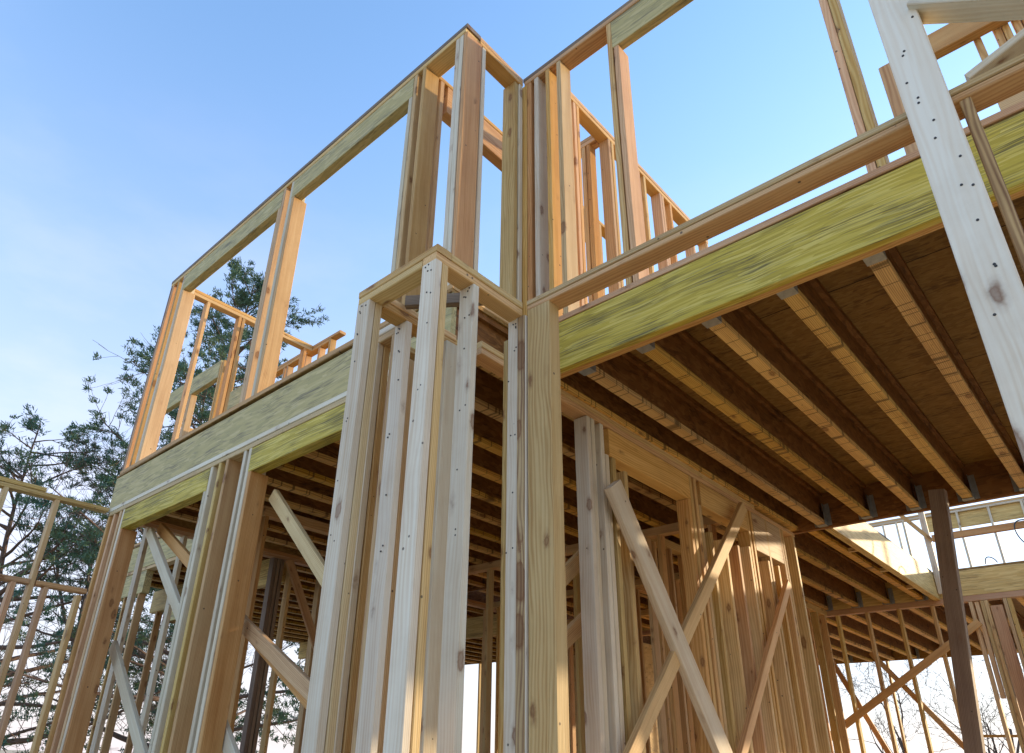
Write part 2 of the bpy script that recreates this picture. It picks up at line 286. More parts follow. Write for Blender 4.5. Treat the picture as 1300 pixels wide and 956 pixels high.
def i_joist(parent, x, y0, y1, z0=1.0, z1=1.154, wid=0.0345, hang0=False, hang1=False, name='joist'):
    """I-joist along Y: two flanges and a web as one mesh; hangers are parts of their own"""
    h = 0.019 * S; l = (y1 - y0) * S; zt = (z1 - z0) * S; wd = wid * S
    bm = bmesh.new()
    def bx(xa, xb, ya, yb, mi):
        vs = [bm.verts.new((u, v, w_)) for w_ in (-l / 2, l / 2) for (u, v) in ((xa, ya), (xb, ya), (xb, yb), (xa, yb))]
        for f in ((3, 2, 1, 0), (4, 5, 6, 7), (0, 1, 5, 4), (1, 2, 6, 5), (2, 3, 7, 6), (3, 0, 4, 7)):
            bm.faces.new([vs[i] for i in f]).material_index = mi
    # local x = world z, local y = world x, local z = world y   (ROT[1])
    bx(-zt / 2, -zt / 2 + h, -wd / 2, wd / 2, 0); bx(zt / 2 - h, zt / 2, -wd / 2, wd / 2, 1)
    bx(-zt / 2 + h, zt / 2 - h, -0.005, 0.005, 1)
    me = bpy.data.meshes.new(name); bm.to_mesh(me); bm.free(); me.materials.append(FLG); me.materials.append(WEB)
    o = link(bpy.data.objects.new(name, me), parent, W((x, (y0 + y1) / 2, (z0 + z1) / 2)), ROT[1])
    for flag, yy, sg in ((hang0, y0, 1), (hang1, y1, -1)):
        if flag:
            bm = bmesh.new(); L_ = 0.075; t = 0.0025
            def hb(lo, hi):
                r = bmesh.ops.create_cube(bm, size=1)
                for v in r['verts']:
                    for i in range(3): v.co[i] = lo[i] if v.co[i] < 0 else hi[i]
            ya, yb = sorted((0.0, sg * L_))
            hb((-wd / 2 - 2 * t, ya, -0.004 - t), (wd / 2 + 2 * t, yb, -0.004))
            hb((-wd / 2 - 2 * t, ya, -0.004), (-wd / 2 - t, yb, 0.19)); hb((wd / 2 + t, ya, -0.004), (wd / 2 + 2 * t, yb, 0.19))
            ya, yb = sorted((sg * 0.002, sg * 0.0045))
            hb((-wd / 2 - 0.04, ya, 0.0), (-wd / 2 - 2 * t, yb, 0.20)); hb((wd / 2 + 2 * t, ya, 0.0), (wd / 2 + 0.04, yb, 0.20))
            me = bpy.data.meshes.new('joist_hanger'); bm.to_mesh(me); bm.free(); me.materials.append(GALV)
            inv = ROT[1].transposed(); hg = bpy.data.objects.new('joist_hanger', me); COL.objects.link(hg); hg.parent = o
            hg.location = inv @ (W((x, yy, z0)) - W((x, (y0 + y1) / 2, (z0 + z1) / 2))); hg.rotation_euler = inv.to_euler()
    return o

# ------------------------------------------------------------------ ground
bm = bmesh.new(); n = 60
g = [[bm.verts.new(((i / n - .5) * 1600, (j / n - .5) * 1600, 0)) for i in range(n + 1)] for j in range(n + 1)]
for j in range(n):
    for i in range(n): bm.faces.new((g[j][i], g[j][i + 1], g[j + 1][i + 1], g[j + 1][i]))
for v in bm.verts:
    r = v.co.length
    if r > 60: v.co.z = 1.2 * math.sin(v.co.x * .02) * math.sin(v.co.y * .017 + 1) - 0.5
me = bpy.data.meshes.new('ground'); bm.to_mesh(me); bm.free(); me.materials.append(DIRT)
gr = bpy.data.objects.new('ground', me); COL.objects.link(gr); gr['kind'] = 'structure'
ZS = -0.45      # top of the floor slab
def slab(name, lo, hi):
    o = board(name, FLOOR if name == 'floor' else CONC, None, lo, hi, bow=0); o['kind'] = 'structure'; return o
slab('floor_slab', (-3.40, 1.03, -0.76), (0.75, 8.05, ZS - .012)); slab('floor', (-3.39, 1.04, ZS - .011), (0.74, 8.04, ZS)); slab('bay_slab', (-1.30, 0.76, -0.76), (-0.88, 1.028, ZS))
slab('side_slab', (-3.40, -0.25, -0.76), (-3.28, 1.028, ZS)); slab('wing_slab', (-6.20, 1.60, -0.76), (-3.402, 6.05, ZS))

ZB = ZS + T     # stud foot on the bottom plate
def low_wall_plates(w, ax, p0, p1, s0, s1, top=1.0, mat=FIR, mat2=FIR, bottom=True):
    """double top plate and bottom plate; ax 'x' or 'y' = running direction, p = span, s = across"""
    def bb(nm, m, a, b, z0, z1):
        lo = (a, s0, z0) if ax == 'x' else (s0, a, z0); hi = (b, s1, z1) if ax == 'x' else (s1, b, z1)
        board(nm, m, w, lo, hi)
    bb('top_plate', mat, p0, p1, top - T, top); bb('top_plate', mat2, p0 + .012, p1 - .012, top - 2 * T - .0008, top - T - .0008)
    if bottom: bb('bottom_plate', SPR, p0, p1, ZS + .001, ZB)
ZT = 1.0 - 2 * T - .0016   # underside of the double plate

# ================================================================== LOWER STOREY
# --- lower front wall on the left
w = thing('stud_framing', 'ground floor front wall left of the bay, with two strand board headers', 'stud wall', (-2.3, 1.10, ZS))
low_wall_plates(w, 'x', -3.362, -1.20, 1.075, 1.075 + .072, mat=PAL, mat2=SPR)
FY0, FY1 = 1.077, 1.146
HB = 0.870
for x0, x1, m, top in ((-3.362, -3.343, FIR, ZT), (-3.300, -3.281, FIR, ZT), (-3.232, -3.213, SPR, ZT), (-3.1945, -3.1765, PAL, ZT), (-3.174, -3.156, FIR, HB - .001),
                       (-2.433, -2.415, PAL, HB - .001), (-2.412, -2.393, PAL, ZT), (-2.352, -2.334, SPR, ZT), (-2.298, -2.280, FIR, ZT), (-2.176, -2.158, PAL, ZT), (-2.1395, -2.1215, PAL, ZT), (-2.119, -2.100, FIR, HB - .001),
                       (-1.455, -1.437, SPR, HB - .001), (-1.434, -1.416, PAL, ZT), (-1.414, -1.396, BARK, ZT), (-1.372, -1.354, SPR, ZT), (-1.26, -1.242, SPR, ZT)):
    stud_x(w, x0, x1, FY0, FY1, ZB, top, m)
for x0, x1 in ((-3.175, -2.4145), (-2.120, -1.436)):
    board('header', LVL, w, (x0, FY0, HB), (x1, FY0 + .042, ZT - .001))
# --- near left wall running towards the viewer
w = thing('stud_framing', 'low open stud wall at far left with a sill plate at half height', 'stud wall', (-3.36, 0.5, ZS))
XA, XB = -3.350 - D4, -3.350
for y in (1.045, 0.855, 0.655, 0.45, 0.25, 0.05):
    stud_x(w, XA, XB, y - T / 2, y + T / 2, ZB, 1.0 - T - .001 if y < 0.9 else 0.6)
board('top_plate', SPR, w, (XA, -0.2, 1.0 - T), (XB, 1.068, 1.0)); board('top_plate', SPR, w, (XA, -0.2, 1.001), (XB, 0.80, 1.001 + T))
board('bottom_plate', SPR, w, (XA, -0.2, ZS + .001), (XB, 1.068, ZB))
for a, b in ((0.867, 1.068), (0.667, .843), (0.462, .643), (0.262, .438)):
    board('sill_plate', FIR, w, (XA, a, 0.612), (XB, b, 0.632))
for y in (0.788, 0.911, 0.55, 0.35):
    stud_x(w, XA, XB, y - T / 2, y + T / 2, ZB, 0.611, FIR, name='cripple_stud')
# --- left side wall of the ground floor
w = thing('stud_framing', 'dark left side wall of the ground floor, seen from inside through the window openings', 'stud wall', (-3.36, 2.2, ZS))
low_wall_plates(w, 'y', 1.135, 5.14, -3.358 - D4, -3.358)
for y, m in ((1.27, PAL), (1.45, PAL), (1.64, SPR), (1.86, PAL), (1.955, GRY), (1.978, GRY), (2.001, GRY), (2.065, SPR), (2.26, SPR), (2.45, FIR), (2.64, FIR), (2.72, SPR), (2.9, FIR), (3.15, SPR), (3.4, SPR), (3.65, FIR), (3.9, SPR), (4.2, SPR), (4.5, SPR), (4.8, SPR), (5.1, SPR)):
    stud_x(w, -3.358 - D4, -3.358, y - T / 2, y + T / 2, ZB, ZT, m)
brace('brace', FIR, w, (-3.335, 2.02, .96), (-3.335, 2.36, .38), .089, .038, (1, 0, 0))
# --- side wall under the porch ceiling, x = -1.09
w = thing('stud_framing', 'yellow ground floor wall right of the central post, under the porch ceiling', 'stud wall', (-1.11, 2.3, ZS))
XA, XB = -1.09 - D4 - .006, -1.09
board('top_plate', PIN, w, (XA, 1.135, 1.0 - T), (XB, 2.80, 1.0)); board('top_plate', PIN, w, (XA + .001, 1.135, 1.0 - 2 * T - .001), (XB - .001, 3.22, 1.0 - T - .001))
board('bottom_plate', SPR, w, (XA, 1.135, ZS + .001), (XB, 3.25, ZB))
for y0, m, top in ((1.43, SPR, ZT), (1.452, PAL, ZT), (1.605, PAL, ZT), (1.628, PAL, ZT), (1.675, PAL, ZT), (1.698, PAL, .865), (1.735, SPR, .865), (1.80, SPR, ZT - .12),
                   (2.215, PIN, .865), (2.237, PIN, ZT), (2.272, PIN, ZT), (2.294, SPR, .865), (2.36, SPR, .78), (2.475, SPR, .78), (2.58, FIR, .78),
                   (2.685, PIN, .80), (2.707, PIN, ZT), (2.740, PIN, ZT), (2.860, SPR, .78), (2.885, SPR, ZT), (2.96, SPR, .78), (3.04, PIN, ZT), (3.062, PIN, ZT), (3.19, SPR, ZT)):
    stud_x(w, XA + .001, XB - .001, y0, y0 + T, ZB, top - .001, m)
board('header', PIN, w, (XA + .001, 1.721, .866), (XB - .001, 2.235, ZT - .001)); board('header', PIN, w, (XA + .001, 2.315, .866), (XB - .001, 2.705, ZT - .001))
board('header', SPR, w, (XA + .001, 2.762, .80), (XB - .001, 3.038, ZT - .001))
# --- bay: two stepped bump-out frame
w = thing('bay_framing', 'narrow projecting bay frame of pale studs at the centre, nearest to the viewer', 'bay framing', (-1.034, 0.93, ZS))
YF = 0.789; XL, XR = -1.168, -0.900
board('top_plate', SPR, w, (XL, YF, 1.0 - T), (XR, YF + D4, 1.0)); board('top_plate', SPR, w, (XL + .001, YF + .001, ZT), (XR - D4 - .001, YF + D4, 1.0 - T - .001))
board('top_plate', PIN, w, (XR - D4, YF + D4 + .001, 1.0 - T), (XR, 1.0735, 1.0)); board('top_plate', PIN, w, (XR - D4 + .001, YF + .001, ZT), (XR - .001, 1.0735, 1.0 - T - .001))
board('top_plate', PIN, w, (XL, YF + D4 + .001, 1.0 - T), (XL + D4, 1.0735, 1.0)); board('top_plate', PIN, w, (XL + .001, YF + D4 + .001, ZT), (XL + D4 - .001, 1.0735, 1.0 - T - .001))
zt = ZT - .001
for x0, x1, y0, y1, m in ((XL, XL + D4, YF, YF + T, PAL), (XL + .001, XL + D4 + .001, YF + T + .0012, YF + 2 * T + .001, SPR),
                          (XR - D4, XR, YF, YF + T, PAL), (XR - D4 - .001, XR - .001, YF + T + .0014, YF + 2 * T + .001, SPR),
                          (XL, XL + D4, 0.905, 0.905 + T, PAL), (XR - D4, XR, 0.905, 0.905 + T, PAL),
                          (-.9466, -.8913, 1.0745, 1.0745 + T, BARK),
                          (-1.010, -0.992, 1.13, 1.13 + D4, SPR), (-1.13, -1.112, 1.03, 1.0735, PAL), (-1.165, -1.147, 1.02, 1.0735, FIR)):
    if m is BARK: stud_x(w, x0, x1, y0, y1, ZB, zt, PAL)
    else: stud_x(w, x0, x1, y0, y1, ZB, zt, m)
board('stud', BARK, w, (-0.9140, 1.0715, ZB), (-0.8925, 1.0741, zt), bow=0, label='narrow strip with torn bark on the central post')
board('bottom_plate', SPR, w, (XL, YF, ZS + .001), (XR, YF + D4, ZB)); board('bottom_plate', SPR, w, (XR - D4, YF + D4 + .001, ZS + .001), (XR, 1.0735, ZB)); board('bottom_plate', SPR, w, (XL, YF + D4 + .001, ZS + .001), (XL + D4, 1.0735, ZB))
_nm = {}
def nails(parent, x, y, zs, dx, off=0.0012):
    """nail heads driven into a face that looks towards -Y"""
    if 'm' not in _nm:
        bm = bmesh.new(); bmesh.ops.create_cone(bm, cap_ends=True, segments=10, radius1=.0042, radius2=.0036, depth=.003)
        me = bpy.data.meshes.new('nail'); bm.to_mesh(me); bm.free(); me.materials.append(NAIL); _nm['m'] = me
    for z in zs:
        o = bpy.data.objects.new('nail', _nm['m']); COL.objects.link(o); o.parent = parent
        o.location = W((x + random.uniform(-dx, dx), y, z + random.uniform(-.004, .004))) - parent.location - Vector((0, off, 0)); o.rotation_euler = (R(90), 0, 0)
for xx, yy in ((XL + D4 / 2, YF), (XR - D4 / 2, YF), (XR - D4 / 2, .905), (XL + D4 / 2, .905), (-.93, 1.0745)):
    nails(w, xx, yy, (.951, .949, .938, .936, .88, .876, .80, .66, .655, .52, .40, .39), .013)
# second step of the bay
board('top_plate', PAL, w, (-1.300, 0.925, 1.0 - T), (XL - .002, .925 + D4, 1.0)); board('top_plate', SPR, w, (-1.299, 0.926, ZT), (XL - .002, .925 + D4 - .001, 1.0 - T - .001))
board('top_plate', SPR, w, (-1.300, .925 + D4 + .001, 1.0 - T), (-1.300 + D4, 1.0735, 1.0))
for x0, x1, y0, y1, m in ((-1.300, -1.256, .925, .925 + T, PAL), (-1.297, -1.253, .925 + T + .001, .925 + 2 * T + .001, SPR), (-1.297, -1.253, 1.03, 1.03 + T, SPR), (-1.204, -1.186, .925, .925 + D4, FIR)):
    stud_x(w, x0, x1, y0, y1, ZB, zt, m)
o = brace('brace', GRY, w, (-1.115, 0.890, 1.0), (-0.935, 1.020, 1.0), .060, .038, (0.58, -0.81, 0))
# --- porch beam and its posts
w = thing('porch_beam', 'doubled plate beam crossing the upper right sky, with a wide post at its left end', 'beam', (-0.4, 1.1, ZS))
board('beam_plate', SPR, w, (-0.888, 1.0755, 1.0 - .014), (1.35, 1.127, 1.0)); board('beam_plate', PIN, w, (-0.888, 1.0765, .972), (1.35, 1.126, 1.0 - .0145))
board('post', SPR, w, (-0.8885, 1.0765, ZB), (-0.8225, 1.0765 + 2 * T, .9715)); board('post', SPR, w, (-0.887, 1.0775 + 2 * T, ZB), (-0.843, 1.126, .9715))
board('post', BARK, w, (0.002, 1.0785, ZB), (0.0185, 1.123, .9715), wane=.015); board('post', SPR, w, (1.2, 1.08, ZB), (1.24, 1.12, .9715))
# --- near post at the right
o = board('timber_post', PLK, None, (-0.0630, 1.010, -0.75), (-0.0045, 1.0735, 2.6), bow=.002); tag(o, 'big pale upright post nearest the right edge, crossing in front of the doubled beam', 'post')
nails(o, -.034, 1.010, (1.12, 1.06, 1.055, .99, .95, .945, .90, .86, .81, .76, .755, .70, .62, .615, .55, .47, .40), .02)
o = brace('brace', PAL, None, (-0.001, 1.022, 1.157), (0.30, 1.022, 0.893), .089, .050 * 2, (0, 1, 0)); tag(o, 'pale horizontal-looking board jutting from the big post at the top right corner', 'brace')
# --- rear wall y = 5.15 and partitions
w = thing('stud_framing', 'rear ground floor wall of thin studs under the dark ceiling at lower right', 'stud wall', (-0.9, 5.17, ZS))
board('top_plate', FIR, w, (-3.3, 5.15, ZT + .004), (0.7, 5.15 + D4, 0.9995)); board('bottom_plate', FIR, w, (-3.3, 5.15, ZS + .001), (0.7, 5.15 + D4, ZB))
for x in (-3.1, -2.9, -2.7, -2.5, -2.3, -2.13, -1.95, -1.764, -1.564, -1.379, -1.19, -1.0, -.794, -.735, -.715, -.621, -.60, -.42, -.23, 0.0, .2, .4, .6):
    stud_x(w, x - T / 2, x + T / 2, 5.151, 5.149 + D4, ZB, ZT + .003, SPR)
board('panel_board', FIR, w, (-.775, 5.16, .42), (-.752, 5.19, ZT + .003)); board('panel_board', FIR, w, (-.70, 5.155, .20), (-.640, 5.19, .93))
w = thing('stud_framing', 'orange partition in the shadows close behind the yellow side wall', 'stud wall', (-2.2, 2.83, ZS))
board('top_plate', PIN, w, (-3.3, 2.81, .96), (-1.15, 2.81 + D4, .999)); board('bottom_plate', PIN, w, (-3.3, 2.81, ZS + .001), (-1.15, 2.81 + D4, ZB))
for i, x in enumerate((-3.2, -3.0, -2.82, -2.80, -2.6, -2.4, -2.2, -2.02, -1.94, -1.86, -1.72, -1.62, -1.55, -1.40, -1.30, -1.22)):
    stud_x(w, x - T / 2, x + T / 2, 2.811, 2.809 + D4, ZB, .959, (PIN, SPR, FIR)[i % 3])
w = thing('stud_framing', 'inner partition wall running away in the orange gloom beneath the joists', 'stud wall', (-2.2, 4.0, ZS))
board('top_plate', PIN, w, (-2.25, 2.87, .96), (-2.205, 5.13, .998)); board('bottom_plate', PIN, w, (-2.25, 2.87, ZS + .001), (-2.205, 5.13, ZB))
for i in range(12):
    y = 2.92 + i * .198; stud_x(w, -2.249, -2.206, y - T / 2, y + T / 2, ZB, .959, (PIN, FIR)[i % 2])
w = thing('stud_framing', 'dark partition of tripled posts seen through the left window opening', 'stud wall', (-2.75, 2.1, ZS))
board('top_plate', FIR, w, (-2.78, 1.5, .955), (-2.735, 2.79, .998)); board('bottom_plate', FIR, w, (-2.78, 1.5, ZS + .001), (-2.735, 2.79, ZB))
for y in (1.52, 2.1, 2.125, 2.5, 2.75):
    stud_x(w, -2.779, -2.736, y - T / 2, y + T / 2, ZB, .954, FIR)
for lab, y, xs, z1 in (('orange inner partition wall nearest behind the second window opening', 3.62, -3.3, .998), ('deep inner partition wall halfway back under the joists', 4.42, -3.3, .998)):
    w = thing('stud_framing', lab, 'stud wall', (-2.2, y, ZS))
    board('top_plate', PIN, w, (xs, y, .96), (-1.665, y + D4, z1)); board('bottom_plate', PIN, w, (xs, y, ZS + .001), (-1.665, y + D4, ZB))
    x = xs + .05; i = 0
    while x < -1.69:
        stud_x(w, x - T / 2, x + T / 2, y + .001, y + D4 - .001, ZB, .959, (PIN, FIR, PIN)[i % 3]); x += (.19, .10, .17, .06)[i % 4]; i += 1
w = thing('stud_framing', 'inner corridor wall running back just behind the yellow side wall', 'stud wall', (-1.6, 4.0, ZS))
board('top_plate', PIN, w, (-1.66, 2.87, .96), (-1.616, 5.13, .999)); board('bottom_plate', PIN, w, (-1.66, 2.87, ZS + .001), (-1.616, 5.13, ZB))
for i in range(16):
    y = 2.90 + i * .146; stud_x(w, -1.659, -1.617, y - T / 2, y + T / 2, ZB, .959, (PIN, FIR, SPR)[i % 3])
w = thing('sheathed_enclosure', 'rear left enclosure of orange strand board seen between the inner studs', 'sheathing', (-4.4, 6.0, ZS))
board('panel', FLOOR, w, (-5.36, 6.004, ZS), (-3.42, 6.012, 1.154), bow=0); board('panel', FLOOR, w, (-3.372, 5.22, ZS), (-3.364, 7.82, .9995), bow=0)
for i in range(10): stud_x(w, -5.3 + .2 * i, -5.3 + .2 * i + T, 5.965, 6.003, ZB, .84, PIN)
# --- temporary braces and poles
def tbrace(label, mat, p0, p1, wide=.089, thick=.038, normal=(0, 1, 0), group=None, down=False):
    group = 'temporary braces nailed across the framing'
    if down:
        p0, p1 = (p0, p1) if p0[2] > p1[2] else (p1, p0); k = (p0[2] - (ZS + .02)) / (p0[2] - p1[2])
        p1 = tuple(a + (b - a) * k for a, b in zip(p0, p1))
    return tag(brace('brace', mat, None, p0, p1, wide, thick, normal), label, 'brace', group)
tbrace('pale brace leaning down to the right inside the left window opening', PAL, (-3.06, 1.160, .855), (-2.55, 1.160, .42), down=True)
tbrace('dark brace just behind the pale one in the left window opening', FIR, (-3.07, 1.205, .885), (-2.50, 1.205, .56), down=True)
tbrace('pale board crossing low behind the far left stud cluster', PAL, (-3.262, 1.2, .405), (-3.03, 1.2, .22), .1, down=True)
tbrace('yellow brace falling from the header top beside the bay, in the second window opening', SPR, (-2.075, 1.162, .80), (-1.60, 1.162, .37), down=True)
tbrace('brown brace crossing low in the second window opening', FIR, (-2.20, 1.185, .40), (-1.62, 1.185, .10), down=True)
tbrace('thick pale pink brace leaning in front of the porch side wall', PAL, (-1.052, 1.665, .745), (-1.052, 2.13, .12), .15, .045, (1, 0, 0), down=True)
tbrace('yellow brace crossing the porch side wall the other way, up to the plate end', PIN, (-1.057, 2.60, .93), (-1.057, 1.86, .20), .089, .038, (1, 0, 0), down=True)
tbrace('thin yellow brace on the far end of the porch side wall', PIN, (-1.065, 2.965, .70), (-1.065, 2.60, .32), .07, .038, (1, 0, 0), down=True)
tbrace('upper brace behind the central post, rising right in the gloom', PIN, (-1.19, 1.50, .40), (-1.19, 1.90, .72), .089, .038, (1, 0, 0))
tbrace('lower brace behind the central post, rising right in the gloom', PIN, (-1.21, 1.45, .19), (-1.21, 1.85, .47), .089, .038, (1, 0, 0))
tbrace('dark brace rising right across the rear wall studs at lower right', FIR, (-1.30, 5.13, .50), (-0.77, 5.13, .84), .085, .038, down=True)
tbrace('brown brace falling right behind the rear wall studs', FIR, (-1.42, 5.22, .72), (-1.19, 5.22, .40), .06, .038, down=True)
tbrace('thin brown brace beside the last post of the side wall, falling right', FIR, (-1.76, 5.22, .90), (-1.55, 5.22, .40), .06, .038, down=True)
a = tag(brace('support_post', GRY, None, (-0.480, 3.07, 0.9995), (-0.640, 3.10, ZS), .11, .09, (0, 1, 0)), 'dark grey-brown leaning support post under the porch ceiling at lower right', 'post')

# ================================================================== FLOOR FRAMES
ZD = 1.154; ZF = 1.146
f = thing('joist_deck', 'upper floor deck over the left rooms, with a long green-grey rim board', 'floor frame', (-2.3, 2.2, 1.0))
board('rim_board', RIM, f, (-3.385, 1.0775, 1.0005), (-1.152, 1.0955, ZD))
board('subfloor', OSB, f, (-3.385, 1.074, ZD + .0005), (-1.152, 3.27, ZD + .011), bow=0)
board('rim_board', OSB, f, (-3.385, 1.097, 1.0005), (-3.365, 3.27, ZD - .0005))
for i in range(12):
    x = -1.176 - .187 * i
    i_joist(f, x, 1.10, 3.25)
f = thing('joist_deck', 'porch ceiling frame with a yellow strand beam in front and I-joists hung behind it', 'floor frame', (-0.4, 2.3, 1.0))
board('front_beam', LVL, f, (-1.150, 1.3735, .990), (1.40, 1.3955, ZF)); board('front_beam', PIN, f, (-1.150, 1.3965, .9895), (1.40, 1.4185, ZF - .001))
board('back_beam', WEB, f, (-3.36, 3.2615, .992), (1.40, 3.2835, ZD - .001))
board('subfloor', OSB, f, (-1.150, 1.4195, ZD + .0005), (1.40, 3.285, ZD + .011), bow=0)
for i in range(13):
    x = -0.972 + .187 * i
    i_joist(f, x, 1.4195, 3.2605, z0=.999, hang0=True, hang1=True)
i_joist(f, -1.10, 1.4195, 3.2605, z0=1.001)
f = thing('joist_deck', 'middle floor deck behind the porch with a wide yellow beam edging the stair opening', 'floor frame', (-2.1, 4.2, 1.0))
for i in range(12):
    i_joist(f, -1.043 - .19 * i if i else -1.043, 3.285, 5.148, hang1=True)
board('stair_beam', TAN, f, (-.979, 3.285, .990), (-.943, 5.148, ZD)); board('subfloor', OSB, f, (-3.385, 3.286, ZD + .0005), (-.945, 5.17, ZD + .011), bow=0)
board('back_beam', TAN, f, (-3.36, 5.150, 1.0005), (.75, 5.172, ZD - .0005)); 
board('subfloor', OSB, f, (-.02, 3.286, ZD + .0005), (1.40, 5.17, ZD + .011), bow=0); board('stair_beam', LVL, f, (-.02, 3.285, .990), (.016, 5.148, ZD - .0005))  # unseen deck right of the stair opening, added to block low sun
for i in range(7): i_joist(f, .12 + .19 * i, 3.285, 5.148)  # joists of that added deck, out of view as well
for y in (3.75, 4.25, 4.75): board('blocking', SPR, f, (-1.026, y, 1.0), (-.98, y + .02, 1.02))
f = thing('joist_deck', 'rear floor deck of golden joists above the white sky gap at lower right', 'floor frame', (-1.5, 6.5, 1.0))
for i in range(20):
    i_joist(f, 0.60 - .196 * i, 5.20, 7.83, hang1=(i % 3 == 0))
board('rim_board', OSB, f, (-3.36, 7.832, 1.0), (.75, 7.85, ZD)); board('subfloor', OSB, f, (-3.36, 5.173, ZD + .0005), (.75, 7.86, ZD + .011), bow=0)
w = thing('stud_framing', 'farthest ground floor wall of sparse posts against the white sky', 'stud wall', (-1.5, 7.83, ZS))
board('bottom_plate', SPR, w, (-3.3, 7.80, ZS + .001), (.7, 7.845, ZB))
for x in (-3.3, -2.9, -2.55, -2.0, .65): stud_x(w, x - T / 2, x + T / 2, 7.80, 7.845, ZB, .999, SPR)
board('sill_plate', SPR, w, (-1.45, 7.80, .33), (-.2, 7.845, .35))
# wing on the far left
f = thing('wing_framing', 'distant wing with green rim board and header, seen through the left window opening', 'framed wing', (-4.2, 2.8, ZS))
board('rim_board', RIM, f, (-5.00, 1.665, 1.0005), (-3.41, 1.683, ZD)); board('top_plate', SPR, f, (-5.0, 1.665, .98), (-3.41, 1.71, .9995))
board('header', RIM, f, (-5.0, 1.667, .845), (-4.3, 1.709, .978)); board('header', TAN, f, (-5.0, 2.02, .855), (-3.41, 2.065, .999))
board('subfloor', OSB, f, (-5.0, 1.66, ZD + .0005), (-3.41, 4.0, ZD + .011), bow=0)
for i in range(8): i_joist(f, -3.45 - .2 * i, 1.69, 3.949, z0=1.001)
for x in (-4.95, -4.75, -4.55, -4.35): stud_x(f, x, x + T, 1.667, 1.709, ZB, .844, SPR)
for x in (-4.9, -4.55, -4.2): stud_x(f, x, x + T, 2.022, 2.063, ZB, .854, FIR)
board('rim_board', RIM, f, (-6.15, 2.62, 1.0005), (-5.02, 2.638, ZD)); board('rim_board', OSB, f, (-6.15, 2.64, 1.0005), (-6.132, 5.98, ZD)); board('rim_board', OSB, f, (-6.15, 5.982, 1.0005), (-3.41, 6.0, ZD))
board('subfloor', OSB, f, (-6.15, 2.62, ZD + .0005), (-5.0015, 4.0, ZD + .011), bow=0); board('subfloor', OSB, f, (-6.15, 4.0015, ZD + .0005), (-3.41, 6.0, ZD + .011), bow=0)
for i in range(14): i_joist(f, -3.47 - .2 * i, 3.955 if i < 8 else 2.65, 5.975, z0=1.001)
board('beam', TAN, f, (-6.1, 3.952, .85), (-3.41, 3.995, .9995))
for x in (-4.9, -4.5, -4.1, -3.7, -3.43, -5.4, -5.8): stud_x(f, x, x + T, 3.953, 3.993, ZB, .849, SPR)
for y in (2.8, 3.3, 4.3, 4.7, 5.2, 5.7): stud_x(f, -6.14, -6.10, y, y + T, ZB, .9995, SPR)
for x in (-6.1, -5.6, -5.1, -4.6, -4.2, -3.8): stud_x(f, x, x + T, 5.94, 5.98, ZB, .9995, SPR)

# ================================================================== UPPER STOREY
U0 = ZD + .0115; U1 = U0 + T; UT = 2.280; UP = UT - 2 * T - .0015; UD = .068
def up_plates(w, ax, p0, p1, s0, s1, mat=FIR, m2=PIN, mb=FIR, u0=None):
    def bb(nm, m, a, b, z0, z1):
        lo = (a, s0, z0) if ax == 'x' else (s0, a, z0); hi = (b, s1, z1) if ax == 'x' else (s1, b, z1)
        board(nm, m, w, lo, hi)
    bb('top_plate', mat, p0, p1, UT - T, UT); bb('top_plate', m2, p0 + .006, p1 - .006, UP, UT - T - .001); bb('bottom_plate', mb, p0, p1, u0 or U0, (u0 or U0) + T)
w = thing('stud_framing', 'tall upper front wall at left, with two large window openings and pink-brown studs', 'stud wall', (-2.3, 1.1, U0))
up_plates(w, 'x', -3.357, -1.150, 1.075, 1.075 + UD, GRY, PIN)
UY0, UY1 = 1.077, 1.075 + UD - .002; UH = 2.140
for x0, x1, m, top in ((-3.355, -3.336, GRY, UP), (-3.3345, -3.3155, FIR, UP), (-3.272, -3.253, FIR, UP), (-3.206, -3.187, PAL, UP), (-3.185, -3.166, FIR, UH),
                       (-2.290, -2.271, SPR, UH), (-2.269, -2.250, FIR, UP), (-2.206, -2.187, PAL, UP), (-2.185, -2.166, FIR, UH),
                       (-1.438, -1.420, PAL, UH), (-1.418, -1.400, SPR, UP), (-1.3725, -1.3545, FIR, UP),
                       (-1.205, -1.187, PAL, UP), (-1.1855, -1.1680, PAL, UP)):
    stud_x(w, x0, x1, UY0, UY1, U1 + .001, top - .001, m)
board('stud', FIR, w, (-1.1665, 1.0775, U1 + .001), (-1.1505, 1.152, UP - .001))
for x0, x1 in ((-3.1865, -2.2705), (-2.1865, -1.4195)): board('header', RIM, w, (x0, UY0, UH), (x1, UY0 + .040, UP - .001))
w = thing('stud_framing', 'short upper return wall joining the two tall front walls at the inner corner', 'stud wall', (-1.176, 1.27, U0))
XA, XB = -1.1505 - .056, -1.1505
board('top_plate', FIR, w, (XA, 1.144, UT - T), (XB, 1.372, UT)); board('top_plate', PIN, w, (XA, 1.144, UP), (XB, 1.372, UT - T - .001)); board('bottom_plate', FIR, w, (XA, 1.144, U0), (XB, 1.372, U1))
stud_x(w, XA, XB - .001, 1.156, 1.174, U1 + .001, UP - .001, PAL); stud_x(w, XA - .008, XB - .006, 1.334, 1.352, U1 + .001, UP - .001, SPR); stud_x(w, XA, XB - .001, 1.3535, 1.3715, U1 + .001, UP - .001, PAL)
w = thing('stud_framing', 'tall upper front wall right of the inner corner, cut by the top edge', 'stud wall', (-0.4, 1.40, U0))
up_plates(w, 'x', -1.150, 1.36, 1.373, 1.373 + .064, GRY, PIN, u0=ZF + .001)
VY0, VY1 = 1.375, 1.436
